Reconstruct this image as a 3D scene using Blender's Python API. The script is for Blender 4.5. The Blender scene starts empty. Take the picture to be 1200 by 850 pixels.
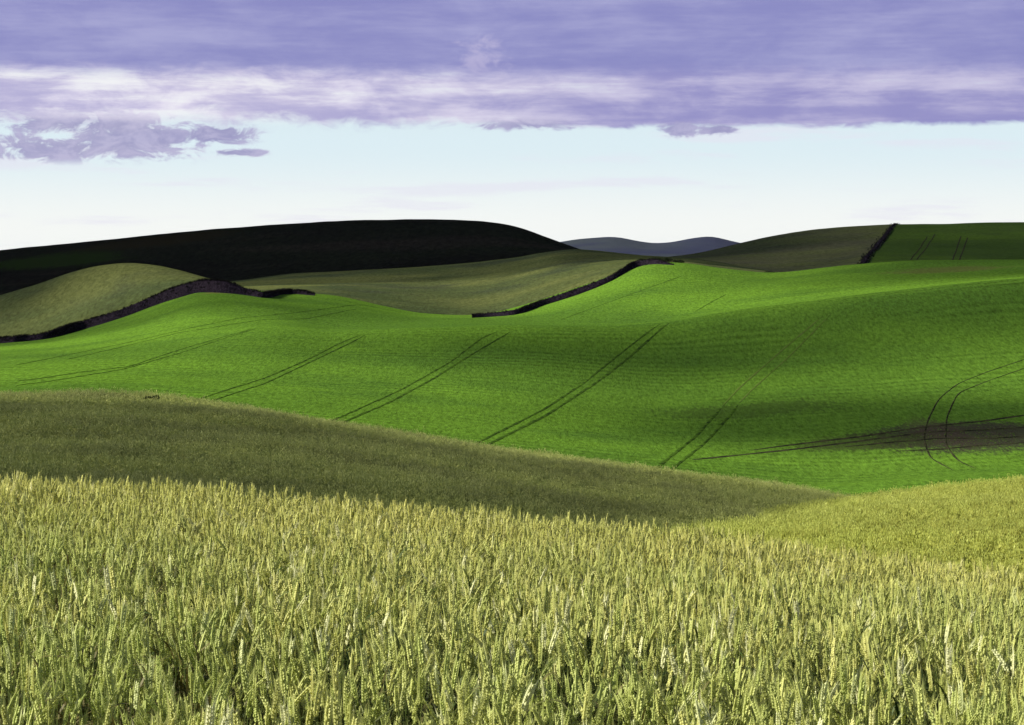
import bpy, math, random
import numpy as np
from mathutils import Vector, noise
from mathutils.bvhtree import BVHTree

random.seed(7)
rng = np.random.default_rng(7)
scene = bpy.context.scene
COL = scene.collection

# ------------------------------------------------------------------ camera
F = 2706.0                                   # focal length in photo pixels (1200 wide)
TH = math.atan(95.0 / F)                     # camera pitched slightly down
cam_d = bpy.data.cameras.new('camera'); cam = bpy.data.objects.new('camera', cam_d)
COL.objects.link(cam); scene.camera = cam
cam_d.sensor_width = 36.0; cam_d.lens = 36.0 * F / 1200.0
cam_d.clip_start = 0.2; cam_d.clip_end = 60000.0
cam.location = (0, 0, 0); cam.rotation_euler = (math.radians(90) - TH, 0, 0)

# ------------------------------------------------------------------ light
SUN_AZ = math.radians(-94.0)                 # from the left, just behind the camera
SUN_EL = math.radians(35.0)
SDIR = Vector((math.sin(SUN_AZ) * math.cos(SUN_EL), math.cos(SUN_AZ) * math.cos(SUN_EL), math.sin(SUN_EL)))
sun_d = bpy.data.lights.new('sun', 'SUN'); sun = bpy.data.objects.new('sun', sun_d); COL.objects.link(sun)
sun_d.energy = 5.0; sun_d.angle = math.radians(0.53); sun_d.color = (1.0, 0.95, 0.84)
sun.rotation_euler = SDIR.to_track_quat('Z', 'Y').to_euler(); sun.location = (-300, 100, 400)

scene.view_settings.view_transform = 'Standard'; scene.view_settings.look = 'None'
scene.view_settings.gamma = 1.0; scene.view_settings.use_curve_mapping = False
scene.view_settings.exposure = 0.75
scene.cycles.volume_bounces = 0; scene.cycles.max_bounces = 6
scene.cycles.transparent_max_bounces = 8

class NT:
    """small helper to write shader node trees"""
    def __init__(self, tree): self.t = tree; self.n = tree.nodes; self.l = tree.links
    def new(self, ty, **kw):
        n = self.n.new(ty)
        for k, v in kw.items(): setattr(n, k, v)
        return n
    def put(self, sock, v):
        if isinstance(v, bpy.types.NodeSocket): self.l.new(v, sock)
        else:
            if isinstance(v, tuple) and len(v) == 3 and sock.type == 'RGBA': v = v + (1.0,)
            sock.default_value = v
    def m(self, op, a, b=None, c=None):
        n = self.new('ShaderNodeMath', operation=op)
        self.put(n.inputs[0], a)
        if b is not None: self.put(n.inputs[1], b)
        if c is not None: self.put(n.inputs[2], c)
        return n.outputs[0]
    def ss(self, v, lo, hi, a=0.0, b=1.0):
        n = self.new('ShaderNodeMapRange', interpolation_type='SMOOTHSTEP')
        self.put(n.inputs[0], v); self.put(n.inputs[1], lo); self.put(n.inputs[2], hi)
        self.put(n.inputs[3], a); self.put(n.inputs[4], b); return n.outputs[0]
    def vec(self, x, y, z):
        n = self.new('ShaderNodeCombineXYZ')
        for i, v in enumerate((x, y, z)): self.put(n.inputs[i], v)
        return n.outputs[0]
    def noise(self, v, scale, detail=4.0, rough=0.55, dist=0.0):
        n = self.new('ShaderNodeTexNoise'); self.put(n.inputs['Vector'], v)
        n.inputs['Scale'].default_value = scale; n.inputs['Detail'].default_value = detail
        n.inputs['Roughness'].default_value = rough; n.inputs['Distortion'].default_value = dist
        return n.outputs[0]
    def mix(self, f, a, b):
        n = self.new('ShaderNodeMix', data_type='RGBA'); n.clamp_factor = True
        self.put(n.inputs[0], f); self.put(n.inputs[6], a); self.put(n.inputs[7], b); return n.outputs[2]
    def sep(self, v):
        n = self.new('ShaderNodeSeparateXYZ'); self.put(n.inputs[0], v); return n.outputs
    def mapv(self, v, s):
        n = self.new('ShaderNodeVectorMath', operation='MULTIPLY'); self.put(n.inputs[0], v); n.inputs[1].default_value = s
        return n.outputs[0]

# ------------------------------------------------------------------ sky
world = bpy.data.worlds.new('World'); scene.world = world; world.use_nodes = True
W = NT(world.node_tree); W.n.clear()
SKY_STRENGTH = 0.06
sky = W.new('ShaderNodeTexSky', sky_type='NISHITA')
sky.sun_disc = False; sky.sun_elevation = SUN_EL; sky.sun_rotation = SUN_AZ
sky.altitude = 700; sky.air_density = 1.0; sky.dust_density = 1.6; sky.ozone_density = 1.2
tc = W.new('ShaderNodeTexCoord').outputs['Generated']
sx, sy, sz = W.sep(tc)
U = W.m('MULTIPLY', W.m('ARCTAN2', sx, sy), F / 1000.0)          # azimuth, 1 unit = 1000 photo pixels of angle
V = W.m('MULTIPLY', W.m('ARCSINE', W.m('MAXIMUM', sz, -0.2)), F / 1000.0)   # elevation above the horizon
def gauss(u0, v0, su, sv, warp):
    a = W.m('POWER', W.m('DIVIDE', W.m('SUBTRACT', U, u0), su), 2.0)
    b = W.m('POWER', W.m('DIVIDE', W.m('SUBTRACT', V, v0), sv), 2.0)
    return W.m('EXPONENT', W.m('MULTIPLY', W.m('ADD', W.m('ADD', a, b), warp), -1.0))
uv = W.vec(U, W.m('MULTIPLY', V, 3.2), 0.0)
uv_s = W.vec(U, W.m('MULTIPLY', V, 11.0), 3.7)
n_big = W.noise(uv, 3.2, 6, 0.58)
n_str = W.noise(uv_s, 3.0, 8, 0.66)
n_fin = W.noise(uv, 16.0, 8, 0.68)
n_bil = W.noise(W.vec(U, W.m('MULTIPLY', V, 2.8), 1.9), 9.0, 9, 0.62, 0.35)
n_rag = W.noise(W.vec(U, W.m('MULTIPLY', V, 1.8), 5.3), 26.0, 7, 0.66, 0.6)
n_puf = W.noise(W.vec(U, W.m('MULTIPLY', V, 2.0), 9.1), 11.0, 6, 0.6, 0.4)
left = W.ss(U, 0.20, -0.35)
rag = W.ss(U, 0.10, -0.30, 0.016, 0.050)
edge = W.m('ADD', 0.178, W.m('ADD', W.m('MULTIPLY', W.m('SUBTRACT', n_big, 0.5), rag), W.m('MULTIPLY', W.m('SUBTRACT', n_rag, 0.5), rag)))
deck = W.ss(W.m('SUBTRACT', V, edge), 0.0, W.ss(U, 0.10, -0.30, 0.007, 0.022))
# streaky gaps inside the deck between its lower rim and the solid upper band, wider to the left
band = W.m('MULTIPLY', W.ss(V, 0.178, 0.200), W.ss(W.m('ADD', V, W.m('MULTIPLY', W.m('SUBTRACT', n_big, 0.5), 0.035)), 0.252, 0.232))
gapn = W.m('ADD', W.m('ADD', W.m('MULTIPLY', n_str, 0.65), W.m('MULTIPLY', n_bil, 0.35)), W.m('SUBTRACT', W.m('MULTIPLY', left, 0.13), 0.110))
gap = W.m('MULTIPLY', band, W.ss(gapn, 0.49, 0.64))
high_gap = W.m('MULTIPLY', W.ss(V, 0.34, 0.60), W.ss(n_big, 0.38, 0.52))
dens = W.m('MULTIPLY', deck, W.m('SUBTRACT', 1.0, W.m('MAXIMUM', gap, W.m('MULTIPLY', high_gap, 0.9))))
# detached violet scraps below the deck
zero = 0.0
wp = W.m('MULTIPLY', W.m('SUBTRACT', 0.5, W.m('ADD', W.m('MULTIPLY', n_puf, 0.35), W.m('MULTIPLY', n_rag, 0.65))), 4.2)
blob = None
for u0, v0, su, sv in ((-0.540, 0.151, 0.085, 0.019), (-0.440, 0.163, 0.085, 0.030), (-0.490, 0.182, 0.100, 0.018), (-0.345, 0.171, 0.052, 0.013), (-0.318, 0.149, 0.035, 0.005),
                       (0.195, 0.177, 0.026, 0.010), (0.240, 0.176, 0.030, 0.009), (0.02, 0.184, 0.06, 0.010)):
    g = gauss(u0, v0, su, sv, 0.0); blob = g if blob is None else W.m('MAXIMUM', blob, g)
blob = W.m('MULTIPLY', W.ss(W.m('SUBTRACT', blob, wp), 0.28, 0.75), W.ss(blob, 0.12, 0.40))
near_b = W.ss(V, 0.13, 0.142)
dens = W.m('MAXIMUM', dens, W.m('MULTIPLY', W.m('MULTIPLY', blob, near_b), 0.95))
# cloud colour: violet-grey body, pale lilac where thin
tone = W.m('ADD', W.m('MULTIPLY', n_str, 0.50), W.m('ADD', W.m('MULTIPLY', n_bil, 0.32), W.m('MULTIPLY', n_big, 0.18)))
upper = W.ss(W.m('ADD', V, W.m('MULTIPLY', W.m('SUBTRACT', n_rag, 0.5), 0.03)), 0.228, 0.256)
c_low_l = W.mix(W.ss(tone, 0.40, 0.62), (0.290, 0.275, 0.415), (0.520, 0.490, 0.545))
c_low = W.mix(W.ss(W.m('ADD', tone, W.m('MULTIPLY', left, 0.07)), 0.42, 0.62), (0.178, 0.172, 0.340), (0.335, 0.318, 0.440))
c_up = W.mix(W.ss(tone, 0.40, 0.64), (0.155, 0.158, 0.330), (0.232, 0.234, 0.390))
c_cloud = W.mix(upper, W.mix(W.m('MULTIPLY', left, 0.85), c_low, c_low_l), c_up)
c_cloud = W.mix(W.ss(V, 0.35, 0.9, 0.0, 0.6), c_cloud, (0.11, 0.11, 0.14))      # unseen cloud overhead, darkened to lower the ambient light
pale = W.m('MULTIPLY', W.m('MULTIPLY', band, W.ss(n_bil, 0.44, 0.64)), W.m('ADD', 0.05, W.m('MULTIPLY', left, 0.34)))
c_cloud = W.mix(pale, c_cloud, (0.54, 0.51, 0.58))
puff = W.ss(W.m('SUBTRACT', gauss(-0.035, 0.262, 0.042, 0.020, 0.0), W.m('MULTIPLY', W.m('SUBTRACT', 0.53, n_rag), 2.4)), 0.30, 0.95)
c_cloud = W.mix(W.m('MULTIPLY', puff, 0.5), c_cloud, (0.36, 0.33, 0.45))
scrap = W.m('MULTIPLY', blob, W.ss(V, 0.195, 0.180))
c_cloud = W.mix(W.m('MULTIPLY', scrap, 0.8), c_cloud, W.mix(W.ss(n_rag, 0.40, 0.62), (0.160, 0.156, 0.290), (0.260, 0.248, 0.375)))
scl = W.new('ShaderNodeVectorMath', operation='SCALE'); W.put(scl.inputs[0], sky.outputs[0]); scl.inputs[3].default_value = SKY_STRENGTH
# thin bright veil towards the horizon, as under a broken deck
veil = W.m('MULTIPLY', W.ss(V, 0.34, 0.16), W.ss(V, -0.12, -0.01))
clear = W.mix(W.m('MULTIPLY', veil, 0.92), scl.outputs[0], W.mix(W.ss(V, 0.165, 0.055), (0.447, 0.530, 0.566), (0.582, 0.596, 0.580)))
wisp = W.m('MULTIPLY', W.ss(n_str, 0.52, 0.66), W.m('MULTIPLY', W.ss(V, 0.02, 0.07), 0.55))
clear = W.mix(wisp, clear, (0.47, 0.46, 0.53))
clear = W.mix(W.m('MULTIPLY', band, W.m('MULTIPLY', left, 0.6)), clear, (0.62, 0.60, 0.585))   # sunlit edges in the breaks
allsky = W.mix(dens, clear, c_cloud)
bg = W.new('ShaderNodeBackground'); W.put(bg.inputs[0], allsky); bg.inputs[1].default_value = 1.0
W.l.new(bg.outputs[0], W.new('ShaderNodeOutputWorld').inputs[0])

# ------------------------------------------------------------------ materials
def material(name):
    m = bpy.data.materials.new(name); m.use_nodes = True
    k = NT(m.node_tree); k.n.clear()
    return m, k
def finish(k, col, rough=0.95, bump=None, bump_d=0.1, transl=0.0, tcol=None, spec=0.0, disp_strength=1.0):
    b = k.new('ShaderNodeBsdfPrincipled'); k.put(b.inputs['Base Color'], col); b.inputs['Roughness'].default_value = rough
    b.inputs['Specular IOR Level'].default_value = spec
    nrm = None
    if bump is not None:
        bp = k.new('ShaderNodeBump'); k.put(bp.inputs['Height'], bump)
        bp.inputs['Strength'].default_value = disp_strength; bp.inputs['Distance'].default_value = bump_d
        nrm = bp.outputs[0]; k.l.new(nrm, b.inputs['Normal'])
    out = b.outputs[0]
    if transl:
        t = k.new('ShaderNodeBsdfTranslucent'); k.put(t.inputs[0], tcol if tcol is not None else col)
        mx = k.new('ShaderNodeMixShader'); mx.inputs[0].default_value = transl
        k.l.new(out, mx.inputs[1]); k.l.new(t.outputs[0], mx.inputs[2]); out = mx.outputs[0]
    k.l.new(out, k.new('ShaderNodeOutputMaterial').inputs[0])
def wpos(k): return k.new('ShaderNodeNewGeometry').outputs['Position']

def field_material(name, c_a, c_b, c_c, big, mid, fine, fine_amt=0.5, bump_d=0.15, aniso=(1, 1, 1), rows=0.0, patches=()):
    m, k = material(name); p = wpos(k)
    nb = k.noise(p, big, 4, 0.55); nm = k.noise(k.mapv(p, aniso), mid, 5, 0.6); nf = k.noise(k.mapv(p, (1.0, 0.22, 1.0)), fine, 5, 0.78)
    c = k.mix(k.ss(nb, 0.34, 0.66), c_a, c_b)
    c = k.mix(k.m('MULTIPLY', k.ss(nm, 0.45, 0.75), 0.75), c, c_c)
    f = k.m('MAXIMUM', k.m('ADD', 1.0 - fine_amt * 0.5, k.m('MULTIPLY', nf, fine_amt)), 0.25)
    if rows:                                  # drill rows running across the slope, broken by uneven growth
        x_, y_, z_ = k.sep(p)
        ph = k.m('ADD', k.m('MULTIPLY', y_, 2.1), k.m('ADD', k.m('MULTIPLY', x_, 0.16), k.m('MULTIPLY', k.noise(p, 0.02, 3), 22.0)))
        w_ = k.m('MULTIPLY', k.m('SINE', ph), k.ss(k.noise(k.mapv(p, (0.25, 1.0, 1.0)), 0.12, 3), 0.42, 0.66))
        f = k.m('ADD', f, k.m('MULTIPLY', w_, rows))
    v = k.new('ShaderNodeVectorMath', operation='SCALE'); k.put(v.inputs[0], c); k.put(v.inputs[3], f)
    c = v.outputs[0]
    if patches:
        x, y, z = k.sep(p)
        for (px, py, rx, ry, ang, colr, amt) in patches:
            dx = k.m('SUBTRACT', x, px); dy = k.m('SUBTRACT', y, py)
            ca, sa = math.cos(ang), math.sin(ang)
            ux = k.m('DIVIDE', k.m('ADD', k.m('MULTIPLY', dx, ca), k.m('MULTIPLY', dy, sa)), rx)
            uy = k.m('DIVIDE', k.m('SUBTRACT', k.m('MULTIPLY', dy, ca), k.m('MULTIPLY', dx, sa)), ry)
            r = k.m('SQRT', k.m('ADD', k.m('MULTIPLY', ux, ux), k.m('MULTIPLY', uy, uy)))
            r = k.m('ADD', r, k.m('ADD', k.m('MULTIPLY', k.m('SUBTRACT', nm, 0.5), 1.8), k.m('MULTIPLY', k.m('SUBTRACT', nf, 0.5), 1.4)))
            c = k.mix(k.m('MULTIPLY', k.ss(r, 1.0, 0.45), amt), c, colr)
    finish(k, c, 0.95, k.m('ADD', k.m('MULTIPLY', nf, 0.6), k.m('MULTIPLY', nm, 0.6)), bump_d)
    return m

# ------------------------------------------------------------------ geometry helpers
def pix(px, py, d):
    """photo pixel -> world point at ground distance d (metres along the view axis)"""
    a = px - 600.0; b = -(py - 425.0)
    y = F * math.cos(TH) + b * math.sin(TH); z = -F * math.sin(TH) + b * math.cos(TH)
    return Vector((a / y * d, d, z / y * d))
def ray(px, py):
    return pix(px, py, 1.0).normalized()
def pchip(x, y, xi):
    x = np.asarray(x, float); y = np.asarray(y, float); h = np.diff(x); dl = np.diff(y) / h
    n = len(x); s = np.zeros(n)
    for i in range(1, n - 1):
        if dl[i-1] * dl[i] > 0:
            w1 = 2*h[i] + h[i-1]; w2 = h[i] + 2*h[i-1]
            s[i] = (w1 + w2) / (w1 / dl[i-1] + w2 / dl[i])
    s[0] = dl[0]; s[-1] = dl[-1]
    xi = np.clip(xi, x[0], x[-1]); k = np.clip(np.searchsorted(x, xi) - 1, 0, n - 2)
    t = (xi - x[k]) / h[k]; t2 = t*t; t3 = t2*t
    return (2*t3-3*t2+1)*y[k] + (t3-2*t2+t)*h[k]*s[k] + (-2*t3+3*t2)*y[k+1] + (t3-t2)*h[k]*s[k+1]
def smooth(a, w):
    if w < 1: return a
    k = np.exp(-0.5 * (np.arange(-3*w, 3*w+1) / w) ** 2); k /= k.sum()
    return np.convolve(np.pad(a, 3*w, mode='reflect', reflect_type='odd'), k, 'valid')
def mesh_obj(name, verts, faces, mat=None, parent=None, smooth_shade=True, loc=None):
    me = bpy.data.meshes.new(name); me.from_pydata([tuple(v) for v in verts], [], [tuple(f) for f in faces])
    if smooth_shade: me.shade_smooth()
    if mat is not None:
        for mm in (mat if isinstance(mat, (list, tuple)) else [mat]): me.materials.append(mm)
    o = bpy.data.objects.new(name, me); COL.objects.link(o)
    if parent is not None: o.parent = parent
    return o
def grid_faces(nr, nc, flip=False):
    i, j = np.meshgrid(np.arange(nr - 1), np.arange(nc - 1), indexing='ij')
    a = (i * nc + j).ravel()
    return np.stack([a, a + 1, a + nc + 1, a + nc], 1).tolist()

class Patch:
    """terrain sheet lofted through rows of (photo x, photo y) at given distances, plus rows behind the crest given as drops"""
    def __init__(self, name, rows, back=(), nc=220, nr=120, sm=3, rough=0.0, rscale=20.0, span=None):
        P = []; D = []
        for row in rows:
            d, pts = row[0], row[1]
            xs = [q[0] for q in pts]; ys = [q[1] for q in pts]
            lo, hi = span if span else (xs[0], xs[-1])
            s = np.linspace(0, 1, nc); px = lo + (hi - lo) * s if span else xs[0] + (xs[-1] - xs[0]) * s
            py = pchip(xs, ys, px); py = smooth(py, sm)
            dd = np.full(nc, float(d)) if not isinstance(d, (list, tuple)) else pchip([q[0] for q in d], [q[1] for q in d], px)
            w = np.array([pix(a, b, c) for a, b, c in zip(px, py, dd)]); P.append(w)
        for (dd, drop) in back:
            q = P[-1].copy(); k = (q[:, 1] + dd) / q[:, 1]; q[:, 0] *= k; q[:, 1] += dd; q[:, 2] -= drop; P.append(q)
        P = np.array(P)                                            # rows, cols, 3
        R = P.shape[0]
        T = np.linspace(0, 1, nr)
        out = np.zeros((nr, nc, 3))
        for j in range(nc):
            y = P[:, j, 1]; yi = y[0] + (y[-1] - y[0]) * T
            out[:, j, 1] = yi; out[:, j, 0] = pchip(y, P[:, j, 0], yi); out[:, j, 2] = pchip(y, P[:, j, 2], yi)
        for i in range(3):                                         # relax kinks between rows slightly
            out[1:-1, :, 2] = 0.25*out[:-2, :, 2] + 0.5*out[1:-1, :, 2] + 0.25*out[2:, :, 2]
        if rough:
            for i in range(nr):
                for j in range(nc):
                    v = out[i, j]; out[i, j, 2] += rough * noise.fractal(Vector((v[0]/rscale, v[1]/rscale, 1.3)), 0.9, 2.0, 4)
        self.name = name; self.v = out; self.nr = nr; self.nc = nc
        self.verts = out.reshape(-1, 3); self.faces = grid_faces(nr, nc)
        self.bvh = BVHTree.FromPolygons([tuple(v) for v in self.verts], self.faces)
    def build(self, mat, kind='structure', label=None):
        o = mesh_obj(self.name, self.verts, self.faces, mat); o['kind'] = kind
        if label: o['label'] = label
        return o
    def hit(self, px, py):
        h = self.bvh.ray_cast(Vector((0, 0, 0)), ray(px, py)); return h[0]
    def z(self, x, y):
        h = self.bvh.ray_cast(Vector((x, y, 3000)), Vector((0, 0, -1))); return h[0].z if h[0] else None

# ------------------------------------------------------------------ terrain
LO, HI = -420, 1620
CREST_H = 0.86                                                    # height of the standing wheat
field = Patch('wheat_field_ground', [
    (3.0, [(LO, 2560), (HI, 2600)]),
    (6.0, [(LO, 1450), (HI, 1475)]),
    (9.5, [(LO, 1050), (600, 1062), (HI, 1080)]),
    (15.0, [(LO, 812), (46, 822), (600, 850), (1154, 890), (HI, 915)]),
    (22.0, [(LO, 698), (46, 708), (600, 748), (1154, 806), (HI, 835)]),
    (29.0, [(LO, 640), (46, 650), (500, 684), (850, 714), (1154, 756), (HI, 794)]),
    (38.0, [(LO, 648), (46, 658), (500, 692), (850, 721), (1154, 754), (HI, 779)]),
    (60.0, [(LO, 650), (46, 660), (500, 692), (850, 714), (1154, 730), (HI, 740)])],
    nc=150, nr=110, sm=4, rough=0.05, rscale=3.0)
rise = Patch('wheat_rise', [
    (46.0, [(500, 770), (850, 735), (1154, 738), (HI, 740)]),
    (58.0, [(500, 720), (850, 668), (1000, 668), (1154, 670), (HI, 660)]),
    (75.0, [(500, 700), (850, 640), (1000, 628), (1154, 620), (HI, 600)]),
    (92.0, [(500, 690), (700, 655), (845, 640), (900, 631), (1000, 613), (1080, 601), (1154, 593), (HI, 550)])],
    back=[(14, 1.0), (60, 9.0)], nc=120, nr=80, sm=4, rough=0.12, rscale=12.0)
swale = Patch('shaded_hillside', [
    (58.0, [(LO, 660), (46, 655), (500, 690), (850, 715), (1154, 730), (HI, 750)]),
    (78.0, [(LO, 580), (46, 575), (500, 612), (850, 650), (1154, 690), (HI, 720)]),
    (105.0, [(LO, 520), (46, 522), (300, 535), (500, 560), (850, 610), (1154, 660), (HI, 700)]),
    (140.0, [(LO, 478), (46, 475), (180, 476), (250, 486), (400, 510), (550, 537), (700, 559), (850, 577), (980, 600), (1154, 640), (HI, 690)])],
    back=[(16, 1.0), (50, 7.0)], nc=150, nr=100, sm=4, rough=0.15, rscale=14.0)
green = Patch('green_field', [
    (190.0, [(LO, 600), (46, 590), (980, 660), (1154, 640), (HI, 620)]),
    (226.0, [(LO, 520), (46, 512), (400, 540), (700, 568), (880, 580), (976, 570), (1060, 561), (1154, 553), (HI, 525)]),
    (240.0, [(LO, 495), (46, 490), (400, 518), (700, 545), (880, 562), (976, 566), (1060, 561), (1154, 554), (HI, 527)]),
    (272.0, [(LO, 470), (46, 456), (300, 472), (500, 492), (700, 512), (850, 522), (1000, 516), (1154, 508), (HI, 480)]),
    (310.0, [(LO, 450), (46, 432), (200, 437), (400, 446), (600, 458), (800, 474), (1000, 462), (1154, 452), (HI, 425)]),
    (345.0, [(LO, 440), (46, 420), (200, 410), (300, 404), (400, 412), (600, 414), (800, 420), (1000, 405), (1154, 392), (HI, 365)]),
    (372.0, [(LO, 432), (46, 414), (150, 404), (250, 391), (315, 384), (400, 388), (500, 384), (620, 382), (700, 382), (780, 378), (850, 366), (950, 353), (1050, 340), (1154, 330), (HI, 300)]),
    (405.0, [(LO, 426), (46, 408), (150, 393), (250, 376), (315, 376), (400, 386), (500, 384), (620, 382), (700, 382), (780, 378.5), (850, 367), (950, 354), (1050, 341), (1154, 331), (HI, 301)]),
    (460.0, [(LO, 420), (46, 400), (150, 380), (250, 352), (300, 354), (350, 359), (400, 364), (450, 370), (500, 374), (560, 374), (620, 371), (700, 357), (780, 346), (850, 343), (905, 337), (1000, 329), (1154, 319), (HI, 298)]),
    (535.0, [(LO, 412), (46, 395), (130, 373), (200, 348), (250, 334), (300, 340), (340, 345), (370, 344), (420, 352), (450, 359), (500, 368), (555, 370), (600, 362), (650, 346), (700, 329), (740, 314), (765, 307), (790, 307.5), (850, 315), (905, 320), (950, 316), (1000, 310.5), (1080, 305.5), (1154, 305), (HI, 295)])],
    back=[(25, 1.2), (70, 8.0), (160, 14.0)], nc=300, nr=220, sm=2, rough=0.22, rscale=30.0)
knoll = Patch('olive_knoll', [
    (545.0, [(LO, 470), (46, 405), (130, 384), (200, 360), (250, 345), (300, 349), (340, 356), (420, 365)]),
    (575.0, [(LO, 440), (46, 380), (130, 352), (200, 335), (250, 331), (290, 339), (340, 352), (420, 365)]),
    (640.0, [(LO, 410), (-100, 376), (-20, 352), (46, 333), (100, 313.5), (150, 307), (190, 311.5), (240, 325), (290, 338), (340, 352), (420, 366)])],
    back=[(30, 2.0), (110, 14.0)], nc=150, nr=70, sm=3, rough=0.3, rscale=35.0)
mid = Patch('olive_slope', [
    (590.0, [(60, 385), (200, 375), (370, 362), (450, 372), (555, 382), (650, 358), (760, 320), (800, 322), (900, 326)]),
    (650.0, [(60, 365), (200, 355), (300, 346), (370, 341), (450, 350), (555, 360), (650, 337), (760, 309), (800, 311), (900, 320)]),
    (790.0, [(60, 350), (200, 342), (280, 336), (400, 334), (500, 334), (600, 322), (672, 306), (720, 303), (760, 304), (810, 307), (900, 318)]),
    (960.0, [(60, 340), (200, 336), (280, 329), (340, 321), (400, 318), (500, 312), (600, 303), (672, 292), (720, 297), (760, 300.5), (810, 303.5), (900, 318)])],
    back=[(40, 3.0), (150, 20.0)], nc=180, nr=90, sm=3, rough=0.4, rscale=40.0)
dark = Patch('dark_hill', [
    (1010.0, [(LO, 370), (46, 352), (280, 342), (500, 325), (672, 304), (740, 312)]),
    (1150.0, [(LO, 350), (46, 325), (280, 312), (500, 300), (600, 296), (672, 297), (740, 312)]),
    (1360.0, [(LO, 318), (-150, 305), (46, 289), (150, 278.5), (250, 268), (350, 262), (480, 258), (550, 258.5), (600, 264), (640, 278), (672, 290), (700, 299), (740, 312)])],
    back=[(60, 5.0), (300, 40.0)], nc=180, nr=80, sm=2, rough=0.7, rscale=60.0)
rhill = Patch('right_hill', [
    (780.0, [(690, 318), (800, 322), (905, 328), (1012, 318)]),
    (920.0, [(690, 310), (800, 309), (905, 311), (1022, 300)]),
    (1060.0, [(690, 306), (800, 303), (905, 296), (1036, 284)]),
    (1250.0, [(690, 306), (780, 302), (820, 297), (850, 290), (900, 278), (960, 268.5), (1000, 265.5), (1052, 263.5)])],
    back=[(60, 4.0), (250, 30.0)], nc=120, nr=80, sm=2, rough=0.5, rscale=60.0)
rgreen = Patch('green_hill', [
    (780.0, [(1012, 318), (1154, 316), (HI, 316)]),
    (920.0, [(1022, 300), (1154, 299), (HI, 299)]),
    (1060.0, [(1036, 284), (1154, 282), (HI, 281)]),
    (1250.0, [(1052, 263.5), (1100, 263.5), (1154, 261.5), (HI, 258)])],
    back=[(60, 4.0), (250, 30.0)], nc=100, nr=80, sm=2, rough=0.4, rscale=60.0)
far = Patch('far_hills', [
    (9000.0, [(200, 326), (900, 324), (HI, 322)]),
    (11000.0, [(200, 306), (600, 301), (720, 296), (800, 296), (900, 300), (HI, 300)]),
    (12500.0, [(200, 296), (560, 292), (640, 286), (680, 280), (720, 277.2), (745, 282), (768, 285.5), (790, 284), (808, 279.8), (832, 277), (858, 283), (900, 290), (HI, 292)])],
    back=[(600, 40.0), (2500, 200.0)], nc=200, nr=50, sm=1, rough=4.0, rscale=500.0)

def G(px, py, pt=green):                     # a place on the ground
    h = pt.hit(px, py); return h
def ell(px, py, wpx, hpx, colr, amt, pt=green):
    """patch of another ground tint, as a world-space ellipse"""
    c = G(px, py, pt); a = G(px + wpx, py, pt) or c; b = G(px, py - hpx, pt) or c
    return (c.x, c.y, max(3.0, (a - c).length), max(3.0, abs(b.y - c.y)), 0.05, colr, amt)

SOIL = (0.034, 0.026, 0.024)
green_patches = [ell(1150, 509, 125, 19, SOIL, 0.85), ell(1020, 518, 90, 9, (0.035, 0.045, 0.015), 0.7), ell(880, 482, 140, 12, (0.036, 0.058, 0.014), 0.5),  # the hollow's wide patch is simply a darker green
                 ell(1100, 505, 24, 20, (0.055, 0.034, 0.030), 0.4), ell(1120, 316, 60, 5, (0.09, 0.075, 0.03), 0.5),
                 ell(258, 343, 26, 2, (0.16, 0.14, 0.04), 0.6)]
m_green = field_material('green_crop', (0.059, 0.120, 0.015), (0.093, 0.184, 0.018), (0.048, 0.102, 0.015), 0.013, 0.06, 2.2, 2.6, 0.25, rows=0.16,
                         aniso=(0.55, 0.9, 1), patches=green_patches)
m_olive = field_material('olive_crop', (0.042, 0.056, 0.021), (0.080, 0.091, 0.029), (0.026, 0.033, 0.023), 0.016, 0.035, 0.9, 2.2, 0.4, aniso=(0.8, 0.5, 1))
m_dark = field_material('shaded_dark_soil', (0.0060, 0.0062, 0.0042), (0.011, 0.014, 0.006), (0.024, 0.019, 0.013), 0.004, 0.010, 0.35, 3.0, 0.4, aniso=(0.5, 1.3, 1),  # dark soil, blackened further so part of the cloud shade is in its colour
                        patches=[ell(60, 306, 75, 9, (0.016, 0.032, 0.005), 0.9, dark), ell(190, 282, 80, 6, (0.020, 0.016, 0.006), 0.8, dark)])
m_right = field_material('dry_pasture', (0.068, 0.070, 0.036), (0.070, 0.084, 0.026), (0.034, 0.036, 0.030), 0.010, 0.022, 0.6, 2.0, 0.4)
m_rgreen = field_material('green_pasture', (0.034, 0.062, 0.012), (0.048, 0.086, 0.012), (0.032, 0.052, 0.014), 0.008, 0.04, 0.7, 1.6, 0.3)
m_far = field_material('haze_tinted_hills', (0.012, 0.015, 0.038), (0.026, 0.034, 0.036), (0.010, 0.012, 0.034), 0.0008, 0.003, 0.02, 0.5, 6.0)  # blue of the distant haze is mixed into the hill colour
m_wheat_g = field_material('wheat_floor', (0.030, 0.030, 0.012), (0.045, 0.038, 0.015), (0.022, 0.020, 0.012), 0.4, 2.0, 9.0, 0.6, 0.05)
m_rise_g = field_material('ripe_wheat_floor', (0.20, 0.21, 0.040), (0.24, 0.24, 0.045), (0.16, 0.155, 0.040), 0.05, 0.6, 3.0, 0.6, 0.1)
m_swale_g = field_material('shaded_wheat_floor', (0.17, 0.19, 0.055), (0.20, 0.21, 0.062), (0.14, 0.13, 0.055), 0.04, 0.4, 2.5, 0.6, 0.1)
m_land = field_material('rolling_ground', (0.06, 0.07, 0.03), (0.10, 0.09, 0.04), (0.05, 0.06, 0.02), 0.0008, 0.004, 0.05, 0.4, 1.0)

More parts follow.
